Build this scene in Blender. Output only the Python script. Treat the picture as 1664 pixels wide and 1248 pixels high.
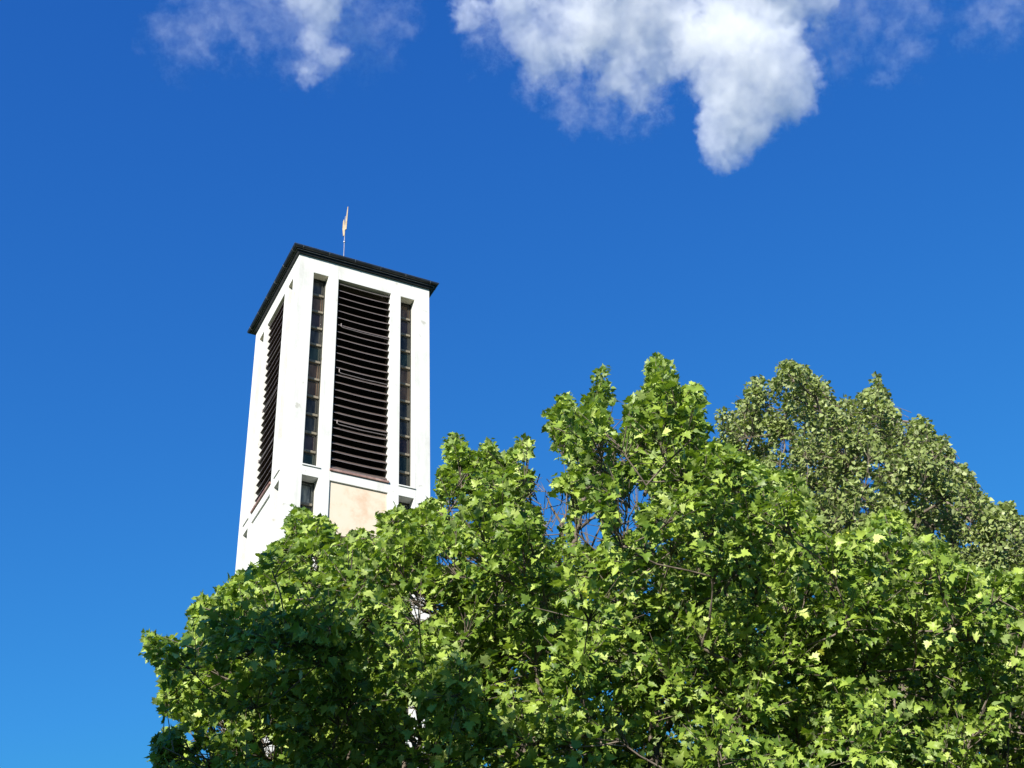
import bpy, math, random
import numpy as np
from mathutils import Matrix, Vector

for o in list(bpy.data.objects):
    bpy.data.objects.remove(o, do_unlink=True)
SC = bpy.context.scene
COL = SC.collection
rng = np.random.default_rng(11)

# ------------------------------------------------------------------ camera
F_PX, PITCH, ROLL = 2255.1, math.radians(36.029), math.radians(-2.764)
CAM = np.array([0.0, 0.0, 1.6])
_r = np.array([1.0, 0, 0]); _f = np.array([0, math.cos(PITCH), math.sin(PITCH)])
_u = np.array([0, -math.sin(PITCH), math.cos(PITCH)])
_c, _s = math.cos(ROLL), math.sin(ROLL)
RT, UP, FW = _c * _r + _s * _u, -_s * _r + _c * _u, _f
cd = bpy.data.cameras.new("camera")
cd.sensor_fit = 'HORIZONTAL'; cd.sensor_width = 36.0; cd.lens = 36.0 * F_PX / 1664.0
cd.clip_start = 0.1; cd.clip_end = 20000
cam = bpy.data.objects.new("camera", cd); COL.objects.link(cam)
cam.matrix_world = Matrix(((RT[0], UP[0], -FW[0], CAM[0]), (RT[1], UP[1], -FW[1], CAM[1]),
                           (RT[2], UP[2], -FW[2], CAM[2]), (0, 0, 0, 1)))
SC.camera = cam

def ray(px, py):
    d = FW + (px - 832) / F_PX * RT - (py - 624) / F_PX * UP
    return d

def at_dist(px, py, hd):
    """point of the photo's pixel at a horizontal distance hd along +Y"""
    d = ray(px, py)
    return CAM + d * (hd / d[1])

def project(P):
    q = P - CAM
    z = q @ FW
    return 832 + F_PX * (q @ RT) / z, 624 - F_PX * (q @ UP) / z

# ------------------------------------------------------------------ light
SUN_AZ = (-0.36, -0.86)        # horizontal direction towards the sun
SUN_EL = math.radians(26)
h = np.array(SUN_AZ) / np.hypot(*SUN_AZ)
SUN = np.array([h[0] * math.cos(SUN_EL), h[1] * math.cos(SUN_EL), math.sin(SUN_EL)])
sl = bpy.data.lights.new("sun", 'SUN'); sl.energy = 5.0; sl.angle = math.radians(0.53); sl.color = (1.0, 0.95, 0.86)
so = bpy.data.objects.new("sun", sl); COL.objects.link(so)
so.rotation_euler = Vector(SUN).to_track_quat('Z', 'Y').to_euler()
so.location = (-10, -30, 40)

w = bpy.data.worlds.new("World"); SC.world = w; w.use_nodes = True
nt = w.node_tree; nt.nodes.clear()
sky = nt.nodes.new('ShaderNodeTexSky'); sky.sky_type = 'NISHITA'; sky.sun_disc = False
sky.sun_elevation = SUN_EL; sky.sun_rotation = math.atan2(h[0], h[1])
sky.air_density = 1.0; sky.dust_density = 0.05; sky.ozone_density = 3.0; sky.altitude = 300
sep = nt.nodes.new('ShaderNodeSeparateColor'); cmb = nt.nodes.new('ShaderNodeCombineColor')
for i_, (pw, gn) in enumerate(((1.25, 0.205), (1.15, 0.69), (0.642, 1.81))):      # deep saturated blue of the clear air
    p_ = nt.nodes.new('ShaderNodeMath'); p_.operation = 'POWER'; p_.inputs[1].default_value = pw
    g_ = nt.nodes.new('ShaderNodeMath'); g_.operation = 'MULTIPLY'; g_.inputs[1].default_value = gn
    nt.links.new(sep.outputs[i_], p_.inputs[0]); nt.links.new(p_.outputs[0], g_.inputs[0]); c_ = nt.nodes.new('ShaderNodeMath'); c_.operation = 'MINIMUM'; c_.inputs[1].default_value = (0.55, 2.1, 4.45)[i_]
    nt.links.new(g_.outputs[0], c_.inputs[0]); nt.links.new(c_.outputs[0], cmb.inputs[i_])
bg = nt.nodes.new('ShaderNodeBackground'); bg.inputs['Strength'].default_value = 0.0887
wo = nt.nodes.new('ShaderNodeOutputWorld')
nt.links.new(sky.outputs[0], sep.inputs[0]); nt.links.new(cmb.outputs[0], bg.inputs['Color'])
nt.links.new(bg.outputs[0], wo.inputs['Surface'])

SC.render.engine = 'CYCLES'
SC.view_settings.view_transform = 'Standard'; SC.view_settings.look = 'None'
SC.view_settings.exposure = 1.0; SC.view_settings.gamma = 1.0
SC.cycles.max_bounces = 8; SC.cycles.transparent_max_bounces = 8; SC.cycles.volume_bounces = 6
SC.cycles.use_denoising = True

# ------------------------------------------------------------------ helpers
def mat(name):
    m = bpy.data.materials.new(name); m.use_nodes = True
    n = m.node_tree; b = n.nodes['Principled BSDF']
    return m, n, b

def noise(n, scale, detail=4, rough=0.55, coord='Object', stretch=None):
    tc = n.nodes.new('ShaderNodeTexCoord'); t = n.nodes.new('ShaderNodeTexNoise')
    t.inputs['Scale'].default_value = scale; t.inputs['Detail'].default_value = detail
    t.inputs['Roughness'].default_value = rough
    if stretch:
        mp = n.nodes.new('ShaderNodeMapping'); mp.inputs['Scale'].default_value = stretch
        n.links.new(tc.outputs[coord], mp.inputs[0]); n.links.new(mp.outputs[0], t.inputs['Vector'])
    else:
        n.links.new(tc.outputs[coord], t.inputs['Vector'])
    return t

def ramp(n, src, stops):
    r = n.nodes.new('ShaderNodeValToRGB'); e = r.color_ramp.elements
    while len(e) < len(stops): e.new(0.5)
    for k, (p, c) in enumerate(stops):
        e[k].position = p; e[k].color = (*c, 1)
    n.links.new(src, r.inputs[0]); return r

def bump(n, b, src, strength, dist=0.01):
    bp = n.nodes.new('ShaderNodeBump'); bp.inputs['Strength'].default_value = strength
    bp.inputs['Distance'].default_value = dist
    n.links.new(src, bp.inputs['Height']); n.links.new(bp.outputs[0], b.inputs['Normal'])

def simple(name, stops, scale, rough, metal=0.0, bmp=0.3, stretch=None, bd=0.01, spec=0.5):
    m, n, b = mat(name)
    t = noise(n, scale, 5, 0.6, stretch=stretch)
    r = ramp(n, t.outputs['Fac'], stops)
    n.links.new(r.outputs[0], b.inputs['Base Color'])
    b.inputs['Roughness'].default_value = rough; b.inputs['Metallic'].default_value = metal
    b.inputs['Specular IOR Level'].default_value = spec
    if bmp: bump(n, b, t.outputs['Fac'], bmp, bd)
    return m

M = {}
def plaster():
    m, n, b = mat('white plaster')
    t1 = noise(n, 0.9, 8, 0.65); r1 = ramp(n, t1.outputs['Fac'], [(0.30, (0.50, 0.50, 0.475)), (0.50, (0.565, 0.565, 0.545)), (1, (0.60, 0.60, 0.58))])
    t2 = noise(n, 3.0, 8, 0.7, stretch=(1, 1, 0.12)); r2 = ramp(n, t2.outputs['Fac'], [(0.30, (0.84, 0.84, 0.82)), (0.5, (1, 1, 1))])
    t4 = noise(n, 2.3, 3, 0.5); r4 = ramp(n, t4.outputs['Fac'], [(0.26, (0.74, 0.73, 0.69)), (0.32, (1, 1, 1))])
    mx = n.nodes.new('ShaderNodeMix'); mx.data_type = 'RGBA'; mx.blend_type = 'MULTIPLY'; mx.inputs[0].default_value = 1
    n.links.new(r1.outputs[0], mx.inputs[6]); n.links.new(r2.outputs[0], mx.inputs[7])
    m2 = n.nodes.new('ShaderNodeMix'); m2.data_type = 'RGBA'; m2.blend_type = 'MULTIPLY'; m2.inputs[0].default_value = 1
    n.links.new(mx.outputs[2], m2.inputs[6]); n.links.new(r4.outputs[0], m2.inputs[7])
    n.links.new(m2.outputs[2], b.inputs['Base Color'])
    b.inputs['Roughness'].default_value = 0.9; b.inputs['Specular IOR Level'].default_value = 0.2
    t3 = noise(n, 40, 4); bump(n, b, t3.outputs['Fac'], 0.25, 0.01)
    return m
M['plaster'] = plaster()
M['panel'] = simple('peach render panel', [(0.32, (0.51, 0.38, 0.275)), (0.43, (0.545, 0.44, 0.335)), (0.50, (0.56, 0.48, 0.375)), (0.8, (0.565, 0.50, 0.41))], 2.4, 0.9, bmp=0.2, spec=0.2)
M['soffit'] = simple('beige bounce tinted soffit plaster', [(0.35, (0.58, 0.53, 0.42)), (0.65, (0.68, 0.63, 0.52))], 3, 0.9, spec=0.2)  # bounced light put into the soffit colour, brighter and warmer than the wall
M['slat'] = simple('dark weathered louvre board', [(0.3, (0.040, 0.027, 0.022)), (0.7, (0.095, 0.065, 0.052))], 6, 0.75, stretch=(1, 1, 8), bmp=0.3)
M['slatedge'] = simple('grey louvre edge', [(0.3, (0.13, 0.11, 0.105)), (0.7, (0.21, 0.18, 0.175))], 5, 0.6, metal=0.3)
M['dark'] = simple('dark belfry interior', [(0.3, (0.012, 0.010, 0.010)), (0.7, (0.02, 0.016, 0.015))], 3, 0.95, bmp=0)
M['gutter'] = simple('anthracite sheet metal', [(0.3, (0.018, 0.020, 0.022)), (0.7, (0.045, 0.047, 0.048))], 4, 0.38, metal=0.6, bmp=0.15)
M['rim'] = simple('grey gutter rim', [(0.3, (0.10, 0.105, 0.11)), (0.7, (0.19, 0.195, 0.20))], 6, 0.35, metal=0.7, bmp=0.1)
M['sill'] = simple('weathered copper sill', [(0.3, (0.16, 0.075, 0.06)), (0.7, (0.36, 0.24, 0.20))], 5, 0.6, metal=0.2)
M['frame'] = simple('dark olive window frame', [(0.3, (0.016, 0.017, 0.012)), (0.7, (0.032, 0.032, 0.024))], 8, 0.5)
M['transom'] = simple('beige window transom', [(0.3, (0.10, 0.088, 0.065)), (0.7, (0.19, 0.165, 0.12))], 8, 0.7)
M['gold'] = simple('gilded metal', [(0.3, (0.22, 0.155, 0.075)), (0.7, (0.30, 0.26, 0.19))], 5, 0.32, metal=0.85, bmp=0.1)
M['rod'] = simple('grey metal rod', [(0.3, (0.25, 0.25, 0.28)), (0.7, (0.4, 0.4, 0.42))], 5, 0.4, metal=0.7)
M['bark'] = simple('grey brown bark', [(0.3, (0.06, 0.048, 0.038)), (0.7, (0.20, 0.165, 0.13))], 9, 0.9, stretch=(1, 1, 0.3), bmp=0.7, bd=0.02, spec=0.2)
M['grass'] = simple('short lawn', [(0.3, (0.02, 0.045, 0.01)), (0.5, (0.04, 0.08, 0.02)), (0.75, (0.08, 0.10, 0.035))], 0.6, 0.95, bmp=0.5, bd=0.05, spec=0.2)

def glass_pane(name, c1, c2, rough=0.12, sc=1.5):
    m, n, b = mat(name)
    t = noise(n, sc, 4, 0.6, stretch=(3, 3, 0.7)); r = ramp(n, t.outputs['Fac'], [(0.38, c1), (0.62, c2)])
    n.links.new(r.outputs[0], b.inputs['Base Color'])
    b.inputs['Roughness'].default_value = rough; b.inputs['IOR'].default_value = 1.45; b.inputs['Specular IOR Level'].default_value = 0.18
    b.inputs['Coat Weight'].default_value = 0.15; b.inputs['Coat Roughness'].default_value = 0.03
    t2 = noise(n, 2.2, 2); bump(n, b, t2.outputs['Fac'], 0.25, 0.05)
    return m
PANES = [glass_pane('brown window pane', (0.07, 0.042, 0.025), (0.17, 0.11, 0.07)),
         glass_pane('grey window pane', (0.02, 0.022, 0.022), (0.085, 0.08, 0.07)),
         glass_pane('plum window pane', (0.03, 0.02, 0.022), (0.075, 0.055, 0.05)),
         glass_pane('green window pane', (0.012, 0.022, 0.018), (0.05, 0.07, 0.055)),
         glass_pane('pale curtained pane', (0.10, 0.11, 0.11), (0.30, 0.30, 0.25), sc=2.5),
         glass_pane('blue grey pane', (0.03, 0.035, 0.045), (0.09, 0.10, 0.12))]

class MB:
    """collects boxes, tubes and faces into one mesh"""
    def __init__(s): s.v = []; s.f = []; s.m = []
    def quad_box(s, P, mi=0):
        b = len(s.v); s.v += [tuple(p) for p in P]
        for q in ((0, 3, 2, 1), (4, 5, 6, 7), (0, 1, 5, 4), (1, 2, 6, 5), (2, 3, 7, 6), (3, 0, 4, 7)):
            s.f.append(tuple(b + i for i in q)); s.m.append(mi)
    def box(s, x0, x1, y0, y1, z0, z1, mi=0):
        s.quad_box([(x0, y0, z0), (x1, y0, z0), (x1, y1, z0), (x0, y1, z0), (x0, y0, z1), (x1, y0, z1), (x1, y1, z1), (x0, y1, z1)], mi)
    def tube(s, pts, rad, n=6, mi=0, cap=True):
        pts = [np.array(p, float) for p in pts]; b = len(s.v)
        for i, p in enumerate(pts):
            d = pts[min(i + 1, len(pts) - 1)] - pts[max(i - 1, 0)]; d /= np.linalg.norm(d) + 1e-9
            a = np.cross(d, (0.3, 0.2, 1) if abs(d[2]) < 0.9 else (1, 0, 0.1)); a /= np.linalg.norm(a); c = np.cross(d, a)
            r = rad[i] if hasattr(rad, '__len__') else rad
            for k in range(n):
                t = 2 * math.pi * k / n; s.v.append(tuple(p + r * (math.cos(t) * a + math.sin(t) * c)))
        for i in range(len(pts) - 1):
            for k in range(n):
                s.f.append((b + i * n + k, b + i * n + (k + 1) % n, b + (i + 1) * n + (k + 1) % n, b + (i + 1) * n + k)); s.m.append(mi)
        if cap:
            s.f.append(tuple(b + k for k in range(n))[::-1]); s.m.append(mi)
            s.f.append(tuple(b + (len(pts) - 1) * n + k for k in range(n))); s.m.append(mi)
    def build(s, name, mats, parent=None, bevel=0.0, smooth=False):
        me = bpy.data.meshes.new(name); me.from_pydata(s.v, [], s.f)
        for m_ in (mats if isinstance(mats, (list, tuple)) else [mats]): me.materials.append(m_)
        me.polygons.foreach_set('material_index', s.m)
        if smooth: me.polygons.foreach_set('use_smooth', [True] * len(s.f))
        me.update()
        o = bpy.data.objects.new(name, me); COL.objects.link(o)
        if parent: o.parent = parent
        if bevel:
            bv = o.modifiers.new('bevel', 'BEVEL'); bv.width = bevel; bv.segments = 2; bv.limit_method = 'ANGLE'
        return o

def tag(o, label=None, cat=None, group=None, kind=None):
    if label: o['label'] = label
    if cat: o['category'] = cat
    if group: o['group'] = group
    if kind: o['kind'] = kind
    return o

def empty(name, loc=(0, 0, 0), rz=0.0):
    o = bpy.data.objects.new(name, None); COL.objects.link(o); o.location = loc; o.rotation_euler = (0, 0, rz)
    o.empty_display_size = 0.3
    return o

# ------------------------------------------------------------------ ground
g = MB()
R0 = 3000.0
g.v = [(R0 * math.cos(a), R0 * math.sin(a), 0) for a in np.linspace(0, 2 * math.pi, 65)[:-1]]
g.f = [tuple(range(64))]; g.m = [0]
tag(g.build('ground', M['grass']), kind='structure')

# ------------------------------------------------------------------ church tower
TS = 4.43
YAW = math.radians(27.771)
CORNER = CAM + np.array([-1.48311425, 7.4917104, 6.70067997]) * TS
ZT = float(CORNER[2])                 # wall top under the eaves
WD = 4.5
er = np.array([math.cos(YAW), math.sin(YAW), 0]); el = np.array([-math.sin(YAW), math.cos(YAW), 0])
base = CORNER + er * WD / 2 + el * WD / 2
tower = empty('church_tower', (base[0], base[1], 0), YAW)
tag(tower, 'tall white plastered church tower with dark louvred belfry openings and dark flat roof edge', 'tower')
Z1, Z2, Z3 = ZT - 0.611, ZT - 7.86, ZT - 8.20
O1 = (0.51, 1.008); O2 = (1.345, 3.145); O3 = (3.490, 3.975)

def facemap(k):
    """local face coordinates (u along the face, d depth into the wall, z) to tower coordinates"""
    a = k * math.pi / 2
    ca, sa = math.cos(a), math.sin(a)
    def f(u, d, z):
        x, y = u - WD / 2, d - WD / 2
        return (ca * x - sa * y, sa * x + ca * y, z)
    return f

def fbox(mb, fm, u0, u1, d0, d1, z0, z1, mi=0):
    mb.quad_box([fm(u0, d0, z0), fm(u1, d0, z0), fm(u1, d1, z0), fm(u0, d1, z0), fm(u0, d0, z1), fm(u1, d0, z1), fm(u1, d1, z1), fm(u0, d1, z1)], mi)

TH = 0.46
LEVELS = [(Z3, Z3 - 7.4), (Z3 - 7.74, Z3 - 15.1), (Z3 - 15.45, 1.2)]
walls = MB()
for k in range(4):
    fm = facemap(k)
    # piers (the corner pier of the next face closes the corner)
    fbox(walls, fm, 0, O1[0], 0, TH, 0, ZT + 0.1)
    fbox(walls, fm, O3[1], WD - TH, 0, TH, 0, ZT + 0.1)
    for a, b in ((O1[1], O2[0]), (O2[1], O3[0])):
        fbox(walls, fm, a, b, 0, TH, 0, ZT + 0.1)
    for a, b in (O1, O2, O3):
        fbox(walls, fm, a, b, 0, TH, Z1, ZT + 0.1)
        fbox(walls, fm, a, b, 0, TH, Z3, Z2 - 0.02)
        for (t, bt), nxt in zip(LEVELS, LEVELS[1:] + [None]):
            fbox(walls, fm, a, b, 0, TH, nxt[0] if nxt else 0, bt)
wo_ = walls.build('wall', M['plaster'], tower, bevel=0.008)

# belfry core so that no sky shows straight through the slats
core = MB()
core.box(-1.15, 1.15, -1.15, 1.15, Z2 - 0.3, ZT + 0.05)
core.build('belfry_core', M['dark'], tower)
stairs = MB()
stairs.box(-1.7, 1.7, -1.7, 1.7, 0.1, Z2 - 0.31)
stairs.build('inner_shaft', M['dark'], tower)

rnd = random.Random(5)
for k in range(4):
    fm = facemap(k)
    # louvres: boards slope down towards the outside and sag a little
    N = 26; pitch = (Z1 - Z2) / N
    lv = MB()
    for i in range(N):
        zf = Z1 - 0.13 - i * pitch
        sag = 0.018 + 0.02 * rnd.random(); seg = 10
        df, db, rise = 0.055 + 0.008 * rnd.random(), 0.30, 0.235
        b0 = len(lv.v)
        for j in range(seg + 1):
            t = j / seg; u = O2[0] + 0.004 + t * (O2[1] - O2[0] - 0.008)
            dz = -sag * (1 - (2 * t - 1) ** 2) * 0.9
            for (d, z) in ((df, zf + dz), (db, zf + rise + dz), (db, zf + rise + 0.018 + dz), (df, zf + 0.018 + dz)):
                lv.v.append(fm(u, d, z))
        for j in range(seg):
            q = b0 + 4 * j
            for a, b in ((0, 1), (1, 2), (2, 3), (3, 0)):
                lv.f.append((q + a, q + b, q + 4 + b, q + 4 + a)); lv.m.append(1 if (a, b) == (3, 0) else 0)
        lv.f.append((b0, b0 + 3, b0 + 2, b0 + 1)); lv.m.append(0)
        e = b0 + 4 * seg; lv.f.append((e, e + 1, e + 2, e + 3)); lv.m.append(0)
    lv.build('louvre', [M['slat'], M['slatedge']], tower)
    # side rails and head board of the louvre
    fr = MB()
    fbox(fr, fm, O2[0] + 0.001, O2[0] + 0.05, 0.24, 0.36, Z2, Z1 - 0.002)
    fbox(fr, fm, O2[1] - 0.05, O2[1] - 0.001, 0.24, 0.36, Z2, Z1 - 0.002)
    fbox(fr, fm, O2[0] + 0.052, O2[1] - 0.052, 0.27, 0.30, Z1 - 0.16, Z1 - 0.004)
    fr.build('louvre_frame', M['slat'], tower)
    for zz in (1.92, 3.70, 5.60):
        bar = MB(); z = Z1 - zz
        bar.tube([fm(O2[0] + 0.16, 0.03, z + 0.17), fm(O2[0] + 0.16, 0.03, z + 0.06), fm(O2[0] + 0.22, 0.03, z + 0.03), fm(O2[0] + 0.9, 0.03, z + 0.012), fm(O2[1] - 0.03, 0.03, z + 0.035)], 0.017, 6)
        bar.build('support_bar', M['slatedge'], tower)
    sl_ = MB(); fbox(sl_, fm, O2[0] - 0.02, O2[1] + 0.02, -0.05, 0.33, Z2 - 0.018, Z2 + 0.055)
    sl_.build('sill', M['sill'], tower, bevel=0.006)
    # strip windows
    for (a, b) in (O1, O3):
        ledge = MB(); fbox(ledge, fm, a - 0.02, b + 0.03, -0.035, 0.26, Z2 - 0.018, Z2 + 0.02)
        ledge.build('ledge', M['plaster'], tower)
        so_ = MB(); fbox(so_, fm, a + 0.001, b - 0.001, 0.01, 0.27, Z1 - 0.006, Z1 - 0.001)
        so_.build('soffit', M['soffit'], tower)
        def strip(z0, z1, dp, npane, kinds, wi):
            f_ = MB(); s = 0.045
            fbox(f_, fm, a, a + s, dp, dp + 0.06, z0, z1); fbox(f_, fm, b - s, b, dp, dp + 0.06, z0, z1)
            fbox(f_, fm, a + s, b - s, dp, dp + 0.06, z1 - 0.04, z1); fbox(f_, fm, a + s, b - s, dp, dp + 0.06, z0, z0 + 0.05)
            fo = f_.build('window_frame', M['frame'], tower)
            ph = (z1 - z0) / npane
            if k in (1, 2): npane_ = 0
            else: npane_ = npane
            for i in range(1, npane_):
                z = z1 - i * ph; tr = MB()
                fbox(tr, fm, a + s + 0.002, b - s - 0.002, dp - 0.03, dp + 0.05, z - 0.045, z + 0.03)
                tr.build('transom', M['transom'], fo)
            if not npane_:
                p = MB(); fbox(p, fm, a + s, b - s, dp + 0.035, dp + 0.045, z0 + 0.05, z1 - 0.04); p.build('pane', PANES[1], fo)
            for i in range(npane_):
                inner = MB()
                zt_ = z1 - i * ph - (0.035 if i else 0.04); zb_ = z1 - (i + 1) * ph + 0.03
                mt = PANES[kinds[(i + wi) % len(kinds)]]
                p = MB(); fbox(p, fm, a + s, b - s, dp + 0.035, dp + 0.045, zb_, zt_)
                # narrow inner casement
                w_ = 0.022
                fbox(inner, fm, a + s + 0.04, a + s + 0.04 + w_, dp + 0.015, dp + 0.034, zb_ + 0.05, zt_ - 0.05)
                fbox(inner, fm, b - s - 0.04 - w_, b - s - 0.04, dp + 0.015, dp + 0.034, zb_ + 0.05, zt_ - 0.05)
                fbox(inner, fm, a + s + 0.04 + w_, b - s - 0.04 - w_, dp + 0.015, dp + 0.034, zt_ - 0.05 - w_, zt_ - 0.05)
                po = p.build('pane', mt, fo); inner.build('casement', M['frame'], fo)
        wi = (k * 3 + (0 if a == O1[0] else 2))
        strip(Z2 + 0.021, Z1 - 0.007, 0.275, 11, [1, 0, 2, 1, 3, 0, 0, 1, 1, 2, 3], wi if k else (0 if a == O1[0] else 1))
        for (t, bt) in LEVELS:
            strip(bt, t, 0.34, max(2, round((t - bt) / 0.75)), [4, 5, 4, 1, 5, 3], wi)
    # rendered panels between the piers
    for (t, bt) in LEVELS:
        pn = MB(); fbox(pn, fm, O2[0], O2[1], 0.05, 0.2, bt, t)
        pn.build('panel', M['panel'] if k == 0 else M['plaster'], tower)

# flat roof with gutter
rf = MB()
def ring(mb, o, z0, z1, mi=0, t=0.3):
    q = WD / 2 + o; p = q - t
    mb.box(-q, q, -q, -p, z0, z1, mi); mb.box(-q, q, p, q, z0, z1, mi)
    mb.box(-q, -p, -p, p, z0, z1, mi); mb.box(p, q, -p, p, z0, z1, mi)
ring(rf, 0.09, ZT + 0.0, ZT + 0.07, 0)
rf.box(-WD / 2 - 0.12, WD / 2 + 0.12, -WD / 2 - 0.12, WD / 2 + 0.12, ZT + 0.072, ZT + 0.17, 0)
b0 = len(rf.v); q = WD / 2 + 0.14
rf.v += [(-q, -q, ZT + 0.18), (q, -q, ZT + 0.18), (q, q, ZT + 0.18), (-q, q, ZT + 0.18), (0, 0, ZT + 0.62)]
for a, b in ((0, 1), (1, 2), (2, 3), (3, 0)): rf.f.append((b0 + a, b0 + b, b0 + 4)); rf.m.append(0)
rf.f.append((b0 + 3, b0 + 2, b0 + 1, b0)); rf.m.append(0)
roof = rf.build('roof', M['gutter'], tower, bevel=0.004)
gt = MB()
for k in range(4):
    fm = facemap(k); prof = []
    for a in np.linspace(0, math.pi, 7):        # half round, open upwards
        prof.append((-0.185 + 0.062 * math.cos(a), ZT + 0.165 - 0.075 * math.sin(a)))
    prof_in = [(-0.185 + 0.055 * math.cos(a), ZT + 0.168 - 0.066 * math.sin(a)) for a in np.linspace(math.pi, 0, 7)]
    P = prof + prof_in
    b0 = len(gt.v)
    for d, z in P: gt.v.append(fm(d, d, z))
    for d, z in P: gt.v.append(fm(WD - d, d, z))
    n_ = len(P)
    for i in range(n_):
        j = (i + 1) % n_; gt.f.append((b0 + i, b0 + j, b0 + n_ + j, b0 + n_ + i)); gt.m.append(0)
gut = gt.build('gutter', M['gutter'], roof)
rm = MB()
for k in range(4):
    fm = facemap(k)
    for d, z, r in ((-0.250, ZT + 0.176, 0.009), (-0.252, ZT + 0.095, 0.006)):
        if r > 0.007: rm.tube([fm(d, d, z), fm(WD - d, d, z)], r, 6)
    rm.tube([fm(-0.125, -0.125, ZT + 0.085), fm(WD + 0.125, -0.125, ZT + 0.085)], 0.014, 6)
rm.build('gutter_rim', M['rim'], roof)
bk = MB()
for k in range(4):
    fm = facemap(k)
    for i in range(6):
        u = 0.05 + i * 0.88
        bk.tube([fm(u, -0.122, ZT + 0.15), fm(u, -0.14, ZT + 0.10), fm(u, -0.185, ZT + 0.082), fm(u, -0.235, ZT + 0.11), fm(u, -0.256, ZT + 0.178)], 0.010, 5)
bk.build('gutter_bracket', M['rim'], roof)

# finial: gilded jagged vane seen almost edge-on
fin = empty('roof_finial', (base[0], base[1], ZT + 0.6), YAW)
tag(fin, 'slender gilded vane on a thin rod at the top of the tower roof', 'weather vane')
def fin_h(py):    # height above ZT of a pixel row at the tower axis
    d = ray(560, py); s_ = base[1] / d[1]; return CAM[2] + d[2] * s_
zb = ZT + 0.6
rd = MB(); rd.tube([(0, 0, -0.05), (0, 0, fin_h(352) - zb)], 0.016, 8); rd.build('rod', M['rod'], fin)
def blade(name, pts, xoff, thick, ang):
    m_ = MB(); n_ = len(pts); ca, sa = math.cos(ang), math.sin(ang)
    for sgn in (-1, 1):
        for (x, py) in pts:
            z = fin_h(py) - zb; x = x * 0.75
            m_.v.append((ca * x + xoff * er_f[0] - sgn * thick * sa, sa * x + xoff * er_f[1] + sgn * thick * ca, z))
    m_.f.append(tuple(range(n_))[::-1]); m_.f.append(tuple(range(n_, 2 * n_)))
    for i in range(n_): j = (i + 1) % n_; m_.f.append((i, j, n_ + j, n_ + i))
    m_.m = [0] * len(m_.f); m_.build(name, M['gold'], fin, bevel=0.004)
er_f = np.array([math.cos(-YAW), math.sin(-YAW)])
blade('vane', [(-0.05, 374), (0.035, 373), (0.07, 345), (0.075, 336), (0.035, 337), (0.0, 350), (-0.02, 358)], 0.035, 0.018, -YAW)
blade('vane', [(-0.03, 384), (0.05, 383), (0.05, 372), (-0.01, 356), (-0.06, 360), (-0.075, 372)], -0.03, 0.018, -YAW)
bl = MB()
zc = fin_h(393) - zb
for i in range(5):
    pass
bl.tube([(0, 0, zc - 0.06), (0, 0, zc - 0.04), (0, 0, zc), (0, 0, zc + 0.04), (0, 0, zc + 0.06)], [0.01, 0.03, 0.042, 0.03, 0.01], 10)
bl.build('ball', M['rod'], fin, smooth=True)

# ------------------------------------------------------------------ foliage tools
def in_poly(x, y, poly):
    P = np.array(poly, float); ins = np.zeros(len(x), bool); n = len(P); j = n - 1
    for i in range(n):
        xi, yi = P[i]; xj, yj = P[j]
        c = ((yi > y) != (yj > y)) & (x < (xj - xi) * (y - yi) / (yj - yi + 1e-12) + xi)
        ins ^= c; j = i
    return ins

def unit(a): return a / (np.linalg.norm(a, axis=-1, keepdims=True) + 1e-9)

def leaf_mat(name, front, back, rough, trans, spec=0.28):
    m = bpy.data.materials.new(name); m.use_nodes = True; n = m.node_tree
    b = n.nodes['Principled BSDF']; out = n.nodes['Material Output']
    at = n.nodes.new('ShaderNodeAttribute'); at.attribute_name = 'leaf_tone'
    rf_ = n.nodes.new('ShaderNodeValToRGB'); e = rf_.color_ramp.elements
    while len(e) < len(front): e.new(0.5)
    for k, (p, c) in enumerate(front): e[k].position = p; e[k].color = (*c, 1)
    n.links.new(at.outputs['Fac'], rf_.inputs[0])
    geo = n.nodes.new('ShaderNodeNewGeometry')
    mx = n.nodes.new('ShaderNodeMix'); mx.data_type = 'RGBA'; mx.blend_type = 'MIX'
    sc = n.nodes.new('ShaderNodeMath'); sc.operation = 'MULTIPLY'; sc.inputs[1].default_value = 0.55
    n.links.new(geo.outputs['Backfacing'], sc.inputs[0]); n.links.new(sc.outputs[0], mx.inputs[0])
    n.links.new(rf_.outputs[0], mx.inputs[6]); mx.inputs[7].default_value = (*back, 1)
    n.links.new(mx.outputs[2], b.inputs['Base Color'])
    b.inputs['Roughness'].default_value = rough; b.inputs['Specular IOR Level'].default_value = spec
    tr = n.nodes.new('ShaderNodeBsdfTranslucent')
    tm = n.nodes.new('ShaderNodeMix'); tm.data_type = 'RGBA'; tm.blend_type = 'MULTIPLY'; tm.inputs[0].default_value = 1
    tm.inputs[7].default_value = (1.35, 1.5, 0.45, 1)
    n.links.new(rf_.outputs[0], tm.inputs[6]); n.links.new(tm.outputs[2], tr.inputs[0])
    ms = n.nodes.new('ShaderNodeMixShader'); ms.inputs[0].default_value = trans
    n.links.new(b.outputs[0], ms.inputs[1]); n.links.new(tr.outputs[0], ms.inputs[2]); n.links.new(ms.outputs[0], out.inputs[0])
    return m

M['maple'] = leaf_mat('maple leaf', [(0.0, (0.050, 0.100, 0.014)), (0.35, (0.130, 0.205, 0.024)), (0.75, (0.285, 0.375, 0.060)), (0.93, (0.45, 0.53, 0.17)), (1.0, (0.46, 0.48, 0.06))], (0.29, 0.37, 0.14), 0.45, 0.22)
M['linden'] = leaf_mat('linden leaf', [(0.0, (0.09, 0.12, 0.025)), (0.4, (0.165, 0.21, 0.058)), (0.8, (0.27, 0.32, 0.11)), (1.0, (0.43, 0.465, 0.25))], (0.32, 0.36, 0.20), 0.5, 0.2)

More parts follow.
